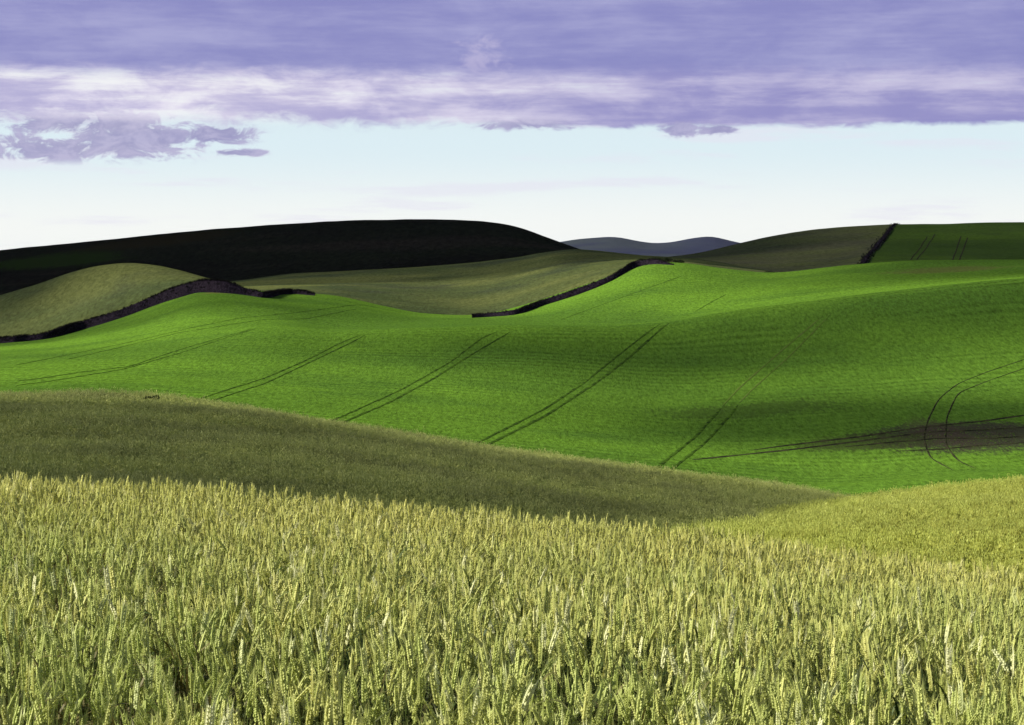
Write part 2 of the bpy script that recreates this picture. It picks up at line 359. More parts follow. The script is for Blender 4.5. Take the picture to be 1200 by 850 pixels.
land = mesh_obj('ground', [(-19000, -19000, -60), (19000, -19000, -60), (19000, 19000, -60), (-19000, 19000, -60)], [(0, 1, 2, 3)], m_land)
land['kind'] = 'structure'
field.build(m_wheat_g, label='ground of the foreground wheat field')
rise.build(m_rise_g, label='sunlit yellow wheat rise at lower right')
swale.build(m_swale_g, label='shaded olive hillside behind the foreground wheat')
green_o = green.build(m_green, label='bright green rolling field crossed by tyre tracks')
knoll.build(m_olive, label='rounded olive knoll above the dark bank on the left')
mid.build(m_olive, label='olive slope below the dark hill')
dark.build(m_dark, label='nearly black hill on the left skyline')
rhill.build(m_right, label='grey olive hill on the right skyline')
rgreen.build(m_rgreen, label='dark green hillside at far right')
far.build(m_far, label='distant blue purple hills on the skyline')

# ------------------------------------------------------------------ tyre tracks pressed into the crop
m_trk, k = material('pressed_crop'); p = wpos(k)
n1 = k.noise(p, 0.8, 4, 0.6)
finish(k, k.mix(k.ss(n1, 0.35, 0.65), (0.018, 0.036, 0.007), (0.056, 0.112, 0.012)), 1.0, k.noise(p, 3.0), 0.1)
m_trk2, k = material('soil_track'); p = wpos(k)
n1 = k.noise(p, 0.8, 4, 0.6)
finish(k, k.mix(k.ss(n1, 0.35, 0.65), (0.012, 0.012, 0.008), (0.042, 0.042, 0.020)), 1.0, k.noise(p, 3.0), 0.1)
m_trk3, k = material('trodden_crop'); p = wpos(k)
n1 = k.noise(p, 0.8, 4, 0.6)
finish(k, k.mix(k.ss(n1, 0.35, 0.65), (0.065, 0.110, 0.016), (0.085, 0.120, 0.026)), 1.0, k.noise(p, 3.0), 0.1)
def track(pts, patch, mat, width, label, off=0.05):
    W3 = []
    for a, b in zip(pts[:-1], pts[1:]):
        n = max(2, int(math.hypot(b[0]-a[0], b[1]-a[1]) / 2.5))
        for i in range(n):
            t = i / n; h = patch.hit(a[0] + (b[0]-a[0])*t, a[1] + (b[1]-a[1])*t)
            if h: W3.append(h)
    if len(W3) < 6: return None
    A = np.array([(v.x, v.y) for v in W3]); A[:, 0] = smooth(A[:, 0], 2); A[:, 1] = smooth(A[:, 1], 2)
    # resample evenly over the ground
    seg = np.hypot(*np.diff(A, axis=0).T); L = np.concatenate([[0], np.cumsum(seg)])
    n = int(L[-1] / 0.8) + 2; s = np.linspace(0, L[-1], n)
    X = np.interp(s, L, A[:, 0]); Y = np.interp(s, L, A[:, 1])
    tx = np.gradient(X); ty = np.gradient(Y); q = np.hypot(tx, ty); nx, ny = -ty/q, tx/q
    ph = random.random() * 100
    V_, Fc = [], []
    for i in range(n):
        fade = min(1.0, 0.25 + min(i, n-1-i) / 8.0)
        w = width * fade * 0.74 * (0.9 + 0.45 * noise.noise(Vector((s[i]*0.25, ph, 0))))
        w = max(0.06, w)
        for e in (-0.5, -0.17, 0.17, 0.5):
            x, y = X[i] + nx[i]*w*e, Y[i] + ny[i]*w*e
            zz = patch.z(x, y)
            V_.append((x, y, (zz if zz is not None else V_[-1][2]) + (off if abs(e) < 0.4 else off*0.3)))
        if i:
            b0 = (i-1)*4
            for e in range(3): Fc.append((b0+e, b0+e+1, b0+e+5, b0+e+4))
    o = mesh_obj('tyre_track', V_, Fc, mat); o['kind'] = 'structure'; o['label'] = label
    return o
TR = [
 ([(226,470),(230,468.6),(312,442.7),(356,423.7),(401,401),(425,392)], 0.55, 'upper wheel line of the oblique track at left of the green field'),
 ([(242,472),(246,470.5),(312,449),(369,422),(417,399),(430,392)], 0.5, 'lower wheel line of the oblique track at left of the green field'),
 ([(378,498),(400,488.6),(470,457),(527,425),(565,396),(585,388)], 0.55, 'upper wheel line of the track left of centre'),
 ([(388,501),(400,496),(454,473),(504.5,446),(552,416),(577,401.5),(600,388)], 0.65, 'lower wheel line of the track left of centre'),
 ([(548,525),(552,523),(637.5,480),(685,448.5),(720,420),(764,386),(776,379)], 0.6, 'upper wheel line of the long central track'),
 ([(560,527),(565,524.5),(641,486.5),(704,445),(736,420),(777,384),(786,378)], 0.7, 'lower wheel line of the long central track'),
 ([(762,555),(780,540),(815,512),(837,488),(846,477)], 0.7, 'left wheel line of the short track right of centre'),
 ([(778,558),(786,551),(827.5,518),(856,486.5),(866,473)], 0.7, 'right wheel line of the short track right of centre'),
 ([(20,447),(46,444),(97,436),(151,430),(192,416),(227,405),(298,385)], 0.5, 'upper wheel line of the low track at far left'),
 ([(20,452),(59,447),(144.5,433),(211,414),(268,395),(302,385)], 0.45, 'lower wheel line of the low track at far left'),
 ([(20,428),(75,417),(144.5,403),(217,386),(281,373),(344,367),(420,357),(445,361)], 0.4, 'upper wheel line of the curving track below the bank'),
 ([(80,421),(125.5,411),(211,390),(309,374.6),(357,374),(420,362)], 0.4, 'lower wheel line of the curving track below the bank'),
 ([(657,375),(720,352),(801,323)], 0.45, 'faint track on the upper green slope'),
 ([(815,365),(834,354),(853,344)], 0.5, 'faint short track on the upper right green slope'),
]
for pts, w, lab in TR: track(pts, green, m_trk, w, lab)
track([(846,477),(866,455),(915,412),(966,369)], green, m_trk3, 0.5, 'pale left wheel line climbing the right green slope')
track([(866,473),(880,458),(925,418),(976,366)], green, m_trk3, 0.4, 'pale right wheel line climbing the right green slope')
for pts, w, lab in [
 ([(880,528),(916,523),(1008,512),(1081,501),(1154,493.5),(1220,484)], 1.5, 'topmost dark furrow across the bare patch at right'),
 ([(812,539),(922.5,527.7),(1002,518),(1084,507),(1154,504),(1220,500)], 1.4, 'second dark furrow across the bare patch at right'),
 ([(990,524),(1040,519),(1100,514),(1154,514),(1220,511)], 1.3, 'third dark furrow across the bare patch at right'),
 ([(1049,529),(1097,527),(1154,522),(1220,518)], 1.1, 'lowest dark furrow across the bare patch at right'),
 ([(1220,415),(1154,437),(1122,450),(1100,467.5),(1087,493),(1082,515),(1090,537),(1119,552.5)], 0.30, 'outer wheel line of the looping track at right'),
 ([(1220,425),(1154,448),(1122,461),(1109,490),(1108,521),(1122,540),(1146,550.5)], 0.30, 'inner wheel line of the looping track at right')]:
    track(pts, green, m_trk2, w, lab)
for pts, lab in [([(1067,305),(1078,291),(1088,275)], 'first track up the dark green hillside at far right'),
                 ([(1074,305),(1086,290),(1097,272)], 'second track up the dark green hillside at far right'),
                 ([(1116,306),(1121,292),(1127,274)], 'third track up the dark green hillside at far right'),
                 ([(1124,306),(1129,292),(1135,276)], 'fourth track up the dark green hillside at far right')]:
    track(pts, rgreen, m_trk2, 0.9, lab, 0.1)

# ------------------------------------------------------------------ scattering (geometry nodes instances)
def scatter(name, pts, rots, scales, idx, coll, label, kind='stuff', category=None):
    me = bpy.data.meshes.new(name); me.from_pydata([tuple(p) for p in pts], [], [])
    a = me.attributes.new('rot', 'FLOAT_VECTOR', 'POINT'); a.data.foreach_set('vector', np.asarray(rots, np.float32).ravel())
    a = me.attributes.new('scl', 'FLOAT', 'POINT'); a.data.foreach_set('value', np.asarray(scales, np.float32))
    a = me.attributes.new('idx', 'INT', 'POINT'); a.data.foreach_set('value', np.asarray(idx, np.int32))
    o = bpy.data.objects.new(name, me); COL.objects.link(o); o['kind'] = kind; o['label'] = label
    if category: o['category'] = category
    g = bpy.data.node_groups.new(name + '_scatter', 'GeometryNodeTree')
    g.interface.new_socket('Geometry', in_out='INPUT', socket_type='NodeSocketGeometry')
    g.interface.new_socket('Geometry', in_out='OUTPUT', socket_type='NodeSocketGeometry')
    n = g.nodes; l = g.links
    gi = n.new('NodeGroupInput'); go = n.new('NodeGroupOutput'); ip = n.new('GeometryNodeInstanceOnPoints')
    ci = n.new('GeometryNodeCollectionInfo'); ci.inputs[0].default_value = coll
    ci.inputs['Separate Children'].default_value = True; ci.inputs['Reset Children'].default_value = True
    def na(nm, ty):
        x = n.new('GeometryNodeInputNamedAttribute'); x.data_type = ty; x.inputs[0].default_value = nm; return x.outputs[0]
    l.new(gi.outputs[0], ip.inputs['Points']); l.new(ci.outputs[0], ip.inputs['Instance'])
    ip.inputs['Pick Instance'].default_value = True
    l.new(na('idx', 'INT'), ip.inputs['Instance Index']); l.new(na('rot', 'FLOAT_VECTOR'), ip.inputs['Rotation'])
    l.new(na('scl', 'FLOAT'), ip.inputs['Scale']); l.new(ip.outputs[0], go.inputs[0])
    md = o.modifiers.new('scatter', 'NODES'); md.node_group = g
    return o

# ------------------------------------------------------------------ wheat
def plant_material(name, a, b, c, transl, pos_scale=0.35, spec=0.25, pale=None, ripe=None):
    m, k = material(name)
    r = k.new('ShaderNodeObjectInfo').outputs['Random']; p = wpos(k)
    nb = k.noise(p, pos_scale, 3, 0.55)
    col = k.mix(r, a, b)
    if pale: col = k.mix(k.ss(r, 0.90, 0.93), col, pale)  # a few ears whitened as painted sparkle
    col = k.mix(k.m('MULTIPLY', k.ss(nb, 0.42, 0.62), 0.6), col, c)
    if ripe: col = k.mix(k.m('MULTIPLY', k.ss(k.m('ADD', k.sep(p)[1], k.m('MULTIPLY', nb, 8.0)), 17.0, 30.0), 0.5), col, ripe)   # yellower with distance, towards the crest
    nf = k.noise(p, 260.0, 2, 0.5)
    v = k.new('ShaderNodeVectorMath', operation='SCALE'); k.put(v.inputs[0], col); k.put(v.inputs[3], k.m('ADD', 0.7, k.m('MULTIPLY', nf, 0.6)))
    finish(k, v.outputs[0], 0.6, None, 0.1, transl, v.outputs[0], spec)
    return m
m_ear = plant_material('wheat_ear', (0.47, 0.52, 0.140), (0.70, 0.685, 0.235), (0.47, 0.55, 0.155), 0.32, spec=0.3, pale=(0.80, 0.80, 0.46), ripe=(0.72, 0.685, 0.200))
m_stem = plant_material('wheat_stem', (0.08, 0.12, 0.022), (0.16, 0.17, 0.040), (0.07, 0.11, 0.018), 0.10)
m_leaf = plant_material('wheat_leaf', (0.035, 0.070, 0.012), (0.09, 0.12, 0.022), (0.18, 0.13, 0.040), 0.18)

def wheat_parts(seed):
    """ear, stem and leaf geometry of one stalk: {part: (verts, faces)}; base at the origin, z up"""
    r = random.Random(seed)
    H = CREST_H * r.uniform(0.84, 1.06) - 0.09; bend = r.uniform(0.0, 0.04); ba = r.uniform(0, 6.28); nod = r.uniform(0.0, 0.25) if r.random() < 0.75 else r.uniform(0.3, 0.7)
    ux, uy = math.cos(ba), math.sin(ba)
    def axis(h):                                                   # stem bends gently, ear nods further
        t = h / (H + 0.09); s = bend * t ** 2.5
        if h > H: s += nod * (h - H) ** 1.3 * 1.6
        return Vector((ux * s, uy * s, h))
    sv, sf = [], []
    hs = [0, 0.3, 0.55, H - 0.1, H]
    for i, h in enumerate(hs):
        c = axis(h); rad = 0.0021 - 0.0008 * h / H
        for q in range(3):
            a = q * 2.094; sv.append(c + Vector((math.cos(a)*rad, math.sin(a)*rad, 0)))
        if i:
            b = (i-1)*3
            for q in range(3): sf.append((b+q, b+(q+1) % 3, b+3+(q+1) % 3, b+3+q))
    ev, ef = [], []
    n = r.randint(9, 12); L = r.uniform(0.085, 0.112); fa = r.uniform(0, 3.14)
    awn = r.uniform(0.030, 0.060)
    for i in range(n):
        h = H + L * i / n; c = axis(h); ax = (axis(h + 0.01) - c).normalized()
        size = 0.75 + 0.35 * math.sin(math.pi * min(1, (i + 1.2) / n))
        for s in (-1, 1, 0):
            if s == 0 and i % 2: continue
            side = Vector((math.cos(fa)*s, math.sin(fa)*s, 0)) if s else Vector((-math.sin(fa), math.cos(fa), 0)) * (1 if i % 4 else -1)
            dirv = (ax + side * 0.36).normalized(); t1 = dirv.cross(Vector((0.3, 0.5, 0.1))).normalized(); t2 = dirv.cross(t1)
            o = c + side * 0.0022 + ax * (0.004 if s > 0 else 0.0)
            l = 0.0225 * size; w = 0.0058 * size
            b = len(ev)
            ev += [o, o + dirv*l*0.45 + t1*w, o + dirv*l*0.45 + t2*w, o + dirv*l*0.45 - t1*w, o + dirv*l*0.45 - t2*w, o + dirv*l]
            ef += [(b, b+2, b+1), (b, b+3, b+2), (b, b+4, b+3), (b, b+1, b+4), (b+5, b+1, b+2), (b+5, b+2, b+3), (b+5, b+3, b+4), (b+5, b+4, b+1)]
            if s:
                b = len(ev); tip = o + dirv*l*0.9 + (dirv*1.0 + ax*0.7).normalized() * awn * r.uniform(0.6, 1.2)
                ev += [o + dirv*l*0.85 + t1*0.0010, o + dirv*l*0.85 - t1*0.0010, tip]; ef.append((b, b+1, b+2))
    leaves = []
    for q in range(r.randint(2, 3)):
        lv, lf = [], []
        h0 = H * r.uniform(0.55, 0.96) - 0.12 * q; a = r.uniform(0, 6.28); ln = r.uniform(0.12, 0.22); droop = r.uniform(0.3, 1.4)
        d = Vector((math.cos(a), math.sin(a), 0)); sd = Vector((-d.y, d.x, 0)); c = axis(h0)
        for i in range(6):
            t = i / 5; pnt = c + d * ln * (0.25*t + 0.6*t*t) + Vector((0, 0, ln * (1.1*t - droop*t*t)))
            w = 0.0055 * (1 - t ** 2.2) + 0.0006
            lv += [pnt - sd*w, pnt + sd*w + Vector((0, 0, 0.002))]
            if i: b = (i-1)*2; lf.append((b, b+1, b+3, b+2))
        leaves.append((lv, lf))
    return {'ear': (ev, ef), 'stem': (sv, sf), 'leaf': leaves}, axis(H + L * 0.5)

NV = 14
variants = [wheat_parts(100 + i) for i in range(NV)]
wheat_coll = bpy.data.collections.new('wheat_kinds')
for i, (parts, _) in enumerate(variants):
    vs, fs, mi = [], [], []
    for m_i, (vv, ff) in enumerate([parts['ear'], parts['stem']] + parts['leaf']):
        b = len(vs); vs += vv; fs += [tuple(x + b for x in f) for f in ff]; mi += [min(m_i, 2)] * len(ff)
    me = bpy.data.meshes.new('wheat'); me.from_pydata([tuple(v) for v in vs], [], fs)
    for mm in (m_ear, m_stem, m_leaf): me.materials.append(mm)
    me.polygons.foreach_set('material_index', mi)
    wheat_coll.objects.link(bpy.data.objects.new('wheat_%02d' % i, me))

def frustum_points(d0, d1, dens_fn, margin=190, tile=None):
    """random ground points (x, y) inside the view wedge widened by a margin in pixels"""
    out = []; y = d0
    while y < d1:
        step = max(0.25, y * 0.02); w = (600 + margin) / F * (y + step/2)
        n = rng.poisson(dens_fn(y) * step * 2 * w)
        out.append(np.stack([rng.uniform(-w, w, n), rng.uniform(y, y + step, n)], 1)); y += step
    return np.concatenate(out)
def heights(patch, XY):
    return np.array([(lambda q: q if q is not None else np.nan)(patch.z(x, y)) for x, y in XY])
def dens_field(y): return 310.0 if y < 14 else (260.0 if y < 22 else 200.0) if y < 32 else 90.0
XY = frustum_points(6.0, 44.0, lambda y: dens_field(y) / 4.5)
cnt = rng.integers(3, 7, len(XY)); plant_h = np.repeat(rng.normal(0, 0.075, len(XY)), cnt); XY = np.repeat(XY, cnt, 0); XY = XY + rng.normal(0, 0.020, XY.shape)
# sown patchily: thin spots leave dark gaps between clumps of stalks
keep = np.array([0.40 + 0.8 * noise.noise(Vector((x*2.4, y*0.9, 0.0))) + 1.4 * noise.noise(Vector((x*6.0, y*2.2, 4.0))) for x, y in XY]) > rng.uniform(0, 0.6, len(XY))
XY = XY[keep]; plant_h = plant_h[keep]; Z = heights(field, XY); ok = ~np.isnan(Z); XY = XY[ok]; Z = Z[ok]; plant_h = plant_h[ok]
n = len(XY)
lean = np.array([[0.05 + 0.16 * noise.noise(Vector((x*0.8, y*0.8, 7.0))), 0.10 + 0.20 * noise.noise(Vector((x*0.7, y*0.7, 2.0)))] for x, y in XY])
rot = np.stack([0.5*lean[:, 0] + rng.normal(0, 0.05, n), 0.5*lean[:, 1] + rng.normal(0.02, 0.07, n), rng.uniform(0, 6.28, n)], 1)
hvar = np.array([0.07 * noise.noise(Vector((x*0.9, y*0.6, 11.0))) for x, y in XY])
scl = np.clip(1.0 + hvar + plant_h + rng.normal(0, 0.035, n), 0.78, 1.16); idx = rng.integers(0, NV, n)
# the stalks that show largest stand as objects of their own
pyv = []
for i in range(n):
    c = Vector((XY[i, 0], XY[i, 1], Z[i] + scl[i] * CREST_H * 0.95))
    fy = c.y * math.cos(TH) - c.z * math.sin(TH); uy = c.y * math.sin(TH) + c.z * math.cos(TH)
    pyv.append((600 + F * c.x / fy, 425 - F * uy / fy))
pyv = np.array(pyv)
cand = np.where((pyv[:, 1] < 806) & (pyv[:, 0] > 20) & (pyv[:, 0] < 1180))[0]
cand = cand[np.argsort(XY[cand, 1])][:300]
rest = np.setdiff1d(np.arange(n), cand)
P3 = np.column_stack([XY, Z - 0.01])
scatter('standing_wheat', P3[rest], rot[rest], scl[rest], idx[rest], wheat_coll, 'mass of pale yellow green wheat filling the foreground')
part_data = []
for parts, _ in variants:
    L = []
    for nm, mm, (vv, ff) in [('ear', m_ear, parts['ear']), ('stem', m_stem, parts['stem'])] + [('leaf', m_leaf, q) for q in parts['leaf']]:
        me = bpy.data.meshes.new(nm); me.from_pydata([tuple(v) for v in vv], [], ff); me.materials.append(mm); L.append((nm, me))
    part_data.append(L)
for i in cand:
    e = bpy.data.objects.new('wheat_stalk', None); COL.objects.link(e); e.empty_display_size = 0.05
    e.location = tuple(P3[i]); e.rotation_euler = tuple(rot[i]); e.scale = (scl[i],) * 3
    e['label'] = 'pale green wheat stalk with full ear along the bottom edge of the field'
    e['category'] = 'wheat'; e['group'] = 'wheat stalks nearest the camera'
    for nm, me in part_data[idx[i]]:
        o = bpy.data.objects.new(nm, me); COL.objects.link(o); o.parent = e

# far wheat: clumps of a few stalks
def clump_mesh(seed, mats):
    r = random.Random(seed); vs, fs, mi = [], [], []
    for q in range(7):
        a = r.uniform(0, 6.28); rad = 0.20 * math.sqrt(r.random()); x, y = math.cos(a)*rad, math.sin(a)*rad
        h = r.uniform(0.62, 0.80); lx, ly = r.gauss(0.03, 0.05), r.gauss(0, 0.05)
        d = Vector((lx*2.2, ly*2.2, 1)).normalized(); top = Vector((x + lx, y + ly, h)); l = r.uniform(0.07, 0.10); w = r.uniform(0.008, 0.012)
        b = len(vs)
        t1 = Vector((1, 0, 0)); t2 = Vector((0, 1, 0))
        vs += [top, top + d*l*0.4 + t1*w, top + d*l*0.4 + t2*w, top + d*l*0.4 - t1*w, top + d*l*0.4 - t2*w, top + d*l]
        F8 = [(b, b+2, b+1), (b, b+3, b+2), (b, b+4, b+3), (b, b+1, b+4), (b+5, b+1, b+2), (b+5, b+2, b+3), (b+5, b+3, b+4), (b+5, b+4, b+1)]
        fs += F8; mi += [0]*8
        b = len(vs); vs += [Vector((x, y, 0.1)) - t1*0.004, Vector((x, y, 0.1)) + t1*0.004, top + t1*0.003, top - t1*0.003]
        fs.append((b, b+1, b+2, b+3)); mi.append(1)
        b = len(vs); aa = r.uniform(0, 6.28); dd = Vector((math.cos(aa), math.sin(aa), 0)); sd = Vector((-dd.y, dd.x, 0))
        c = Vector((x, y, h*0.6)); vs += [c - sd*0.008, c + sd*0.008, c + dd*0.10 + Vector((0, 0, 0.12)) + sd*0.006, c + dd*0.18 + Vector((0, 0, 0.08))]
        fs.append((b, b+1, b+2, b+3)); mi.append(1)
    me = bpy.data.meshes.new('clump'); me.from_pydata([tuple(v) for v in vs], [], fs)
    for mm in mats: me.materials.append(mm)
    me.polygons.foreach_set('material_index', mi); return me
def clump_coll(nm, mats):
    c = bpy.data.collections.new(nm)
    for i in range(6): c.objects.link(bpy.data.objects.new('%s_%d' % (nm, i), clump_mesh(300 + i, mats)))
    return c
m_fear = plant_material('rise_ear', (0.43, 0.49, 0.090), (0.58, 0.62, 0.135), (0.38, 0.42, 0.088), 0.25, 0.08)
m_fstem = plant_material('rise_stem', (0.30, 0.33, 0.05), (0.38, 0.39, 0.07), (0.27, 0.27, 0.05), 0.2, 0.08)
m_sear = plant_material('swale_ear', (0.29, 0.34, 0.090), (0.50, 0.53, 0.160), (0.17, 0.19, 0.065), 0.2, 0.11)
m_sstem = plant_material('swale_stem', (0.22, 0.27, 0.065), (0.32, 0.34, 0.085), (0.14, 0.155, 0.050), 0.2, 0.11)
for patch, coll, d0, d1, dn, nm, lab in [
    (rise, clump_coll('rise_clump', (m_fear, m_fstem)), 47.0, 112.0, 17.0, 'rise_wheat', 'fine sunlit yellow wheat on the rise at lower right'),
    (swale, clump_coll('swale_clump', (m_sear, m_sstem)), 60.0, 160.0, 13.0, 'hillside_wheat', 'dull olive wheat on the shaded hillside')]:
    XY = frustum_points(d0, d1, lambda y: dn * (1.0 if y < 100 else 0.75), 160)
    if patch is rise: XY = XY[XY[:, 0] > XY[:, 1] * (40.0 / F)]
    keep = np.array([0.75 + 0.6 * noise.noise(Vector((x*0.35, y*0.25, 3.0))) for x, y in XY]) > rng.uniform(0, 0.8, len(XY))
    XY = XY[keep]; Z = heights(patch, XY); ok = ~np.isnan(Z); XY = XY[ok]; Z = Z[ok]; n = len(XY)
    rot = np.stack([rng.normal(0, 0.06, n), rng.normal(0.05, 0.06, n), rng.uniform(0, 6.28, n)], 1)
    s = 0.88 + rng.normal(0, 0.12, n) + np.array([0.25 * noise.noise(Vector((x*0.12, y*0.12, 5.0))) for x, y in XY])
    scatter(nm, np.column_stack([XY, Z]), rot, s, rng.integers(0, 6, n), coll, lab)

# ------------------------------------------------------------------ banks, brush and shrubs
m_bank, k = material('bank_soil'); p = wpos(k)
nb = k.noise(p, 0.35, 5, 0.65); nf = k.noise(p, 2.2, 4, 0.65)
finish(k, k.mix(k.ss(nf, 0.38, 0.68), k.mix(k.ss(nb, 0.35, 0.65), (0.006, 0.005, 0.007), (0.013, 0.010, 0.015)), (0.026, 0.019, 0.028)), 1.0, nf, 0.5)
m_brush, k = material('dark_brush'); p = wpos(k)
r = k.new('ShaderNodeObjectInfo').outputs['Random']
finish(k, k.mix(r, (0.006, 0.006, 0.006), (0.016, 0.014, 0.013)), 0.9, None, 0.1, 0.15)

def tuft_mesh(seed, blades=16, h=1.0, spread=0.45, w=0.05):
    rr = random.Random(seed); vs, fs = [], []
    for q in range(blades):
        a = rr.uniform(0, 6.28); rad = spread * math.sqrt(rr.random()); x, y = math.cos(a)*rad, math.sin(a)*rad
        hh = h * rr.uniform(0.5, 1.0); l = rr.uniform(0.1, 0.4) * hh; d = Vector((math.cos(a), math.sin(a), 0)); sd = Vector((-d.y, d.x, 0)) * w
        b = len(vs); c = Vector((x, y, -0.1))
        vs += [c - sd, c + sd, c + d*l*0.4 + Vector((0, 0, hh*0.6)) + sd*0.7, c + d*l*0.4 + Vector((0, 0, hh*0.6)) - sd*0.7, c + d*l + Vector((0, 0, hh))]
        fs += [(b, b+1, b+2, b+3), (b+3, b+2, b+4)]
    me = bpy.data.meshes.new('tuft'); me.from_pydata([tuple(v) for v in vs], [], fs); me.materials.append(m_brush); return me
tufts = bpy.data.collections.new('tuft_kinds')
for i in range(6): tufts.objects.link(bpy.data.objects.new('tuft_%d' % i, tuft_mesh(500 + i)))

def bank(name, low, top, d_fn, label, brush_label, tuft_h, every, back=1.5, xr=None):
    """soil bank lofted between its foot and its brow, with a ragged line of brush on the brow"""
    lo, hi = xr; n = int((hi - lo) / 1.2) + 2; px = np.linspace(lo, hi, n)
    yl = smooth(pchip([q[0] for q in low], [q[1] for q in low], px), 2); yt = smooth(pchip([q[0] for q in top], [q[1] for q in top], px), 2)
    rows = []
    dd = []
    for a, b in zip(px, yl):
        h = green.hit(a, b + 0.5); dd.append(min(h.y, d_fn(a)) if h and h.y > 440 else d_fn(a))
    dd = smooth(np.array(dd), 4)
    for t, dz in ((-0.25, -0.6), (0.0, 0.0), (0.35, 0.0), (0.7, 0.0), (1.0, 0.0), (None, 0.0)):
        row = []
        for i in range(n):
            foot = pix(px[i], yl[i], dd[i] - 1.0); brow = pix(px[i], min(yt[i], yl[i] - 0.6), dd[i] + 1.2)
            if t is None: v = brow + Vector((0, back, -0.9))
            else:
                v = foot.lerp(brow, t); v.z += dz
                if 0 < t < 1: v.z += 0.10 * noise.noise(v * 0.8); v.y -= 0.25 * noise.noise(v * 0.5)
            row.append(v)
        rows.append(row)
    vs = [v for row in rows for v in row]
    o = mesh_obj(name, vs, grid_faces(len(rows), n), m_bank); o['kind'] = 'structure'; o['label'] = label
    pts, sc = [], []
    for i in range(n - 1):
        gap_n = 0.75 + 0.9 * noise.noise(Vector((rows[4][i].x * 0.12, rows[4][i].y * 0.05, 2.0)))
        for q in range(max(1, int((rows[4][i+1] - rows[4][i]).length * every * max(0.6, gap_n)))):
            kx = 4 if random.random() < 0.7 else random.choice((2, 3)); a, b = rows[kx][i], rows[kx][i+1]
            t = random.random(); v = a.lerp(b, t); h = abs(yt[i]-yl[i])
            pts.append(v + Vector((0, random.uniform(-0.4, 0.6), -0.05))); sc.append(tuft_h * random.uniform(0.5, 1.2))
    m_ = len(pts)
    rt = np.stack([rng.normal(0, 0.15, m_), rng.normal(0, 0.15, m_), rng.uniform(0, 6.28, m_)], 1)
    scatter('bank_brush', pts, rt, sc, rng.integers(0, 6, m_), tufts, brush_label)
    return o
bank('earth_bank', [(-400, 416), (-60, 405), (46, 398), (103, 384), (151, 369), (182.5, 357), (211, 348), (236, 342), (265, 343), (293, 346), (312, 349), (338, 344), (369, 346)],
     [(-400, 411), (-60, 399), (46, 391.5), (81, 381), (135, 365), (173, 350), (211, 334.5), (243, 328), (268, 330.5), (290, 338.5), (312, 342.5), (338, 339.8), (357, 341), (369, 344.5)],
     lambda a: 530.0, 'dark purple brown earth bank curving below the olive knoll', 'dark brush along the brow of the left earth bank', 0.55, 12.0, xr=(-400, 369))
bank('earth_bank', [(553, 372), (603, 368.5), (634, 358.5), (679, 344), (717, 328.5), (748, 312), (767, 309), (790, 310)],
     [(553, 369), (603, 363), (634, 352.3), (679, 337.2), (717, 322.2), (748, 305.5), (767, 304), (780, 307), (790, 309.8)],
     lambda a: 530.0, 'thin dark bank between the olive slope and the green field', 'dark brush along the thin middle bank', 0.42, 9.0, xr=(553, 790))

# wide brushy strip running down the right hill
strip_v = []
for t in np.linspace(0, 1, 40):
    rowp = []
    for s in np.linspace(0, 1, 6):
        px = (1010 + 42*t) - 5 + s * (13 - 6*t) + 1.5 * noise.noise(Vector((t*9, s*2, 0))); py = 312 - 49.5*t
        h = rhill.hit(px, py) or rgreen.hit(px, py)
        rowp.append((h + Vector((0, -0.5, 0.55 + 0.35*math.sin(math.pi*s)))) if h else None)
    if all(rowp): strip_v.append(rowp)
if len(strip_v) > 3:
    o = mesh_obj('earth_bank', [v for r_ in strip_v for v in r_], grid_faces(len(strip_v), 6), m_bank); o['kind'] = 'structure'
    o['label'] = 'dark purple strip of rough ground running down the right hill'
    pts = [v + Vector((random.uniform(-1.5, 1.5), random.uniform(-1, 1), -0.2)) for r_ in strip_v for v in r_ for q in range(2)]
    m_ = len(pts)
    scatter('bank_brush', pts, np.stack([rng.normal(0, 0.2, m_), rng.normal(0, 0.2, m_), rng.uniform(0, 6.28, m_)], 1), rng.uniform(0.4, 1.0, m_), rng.integers(0, 6, m_), tufts,
            'dark brush on the strip down the right hill')

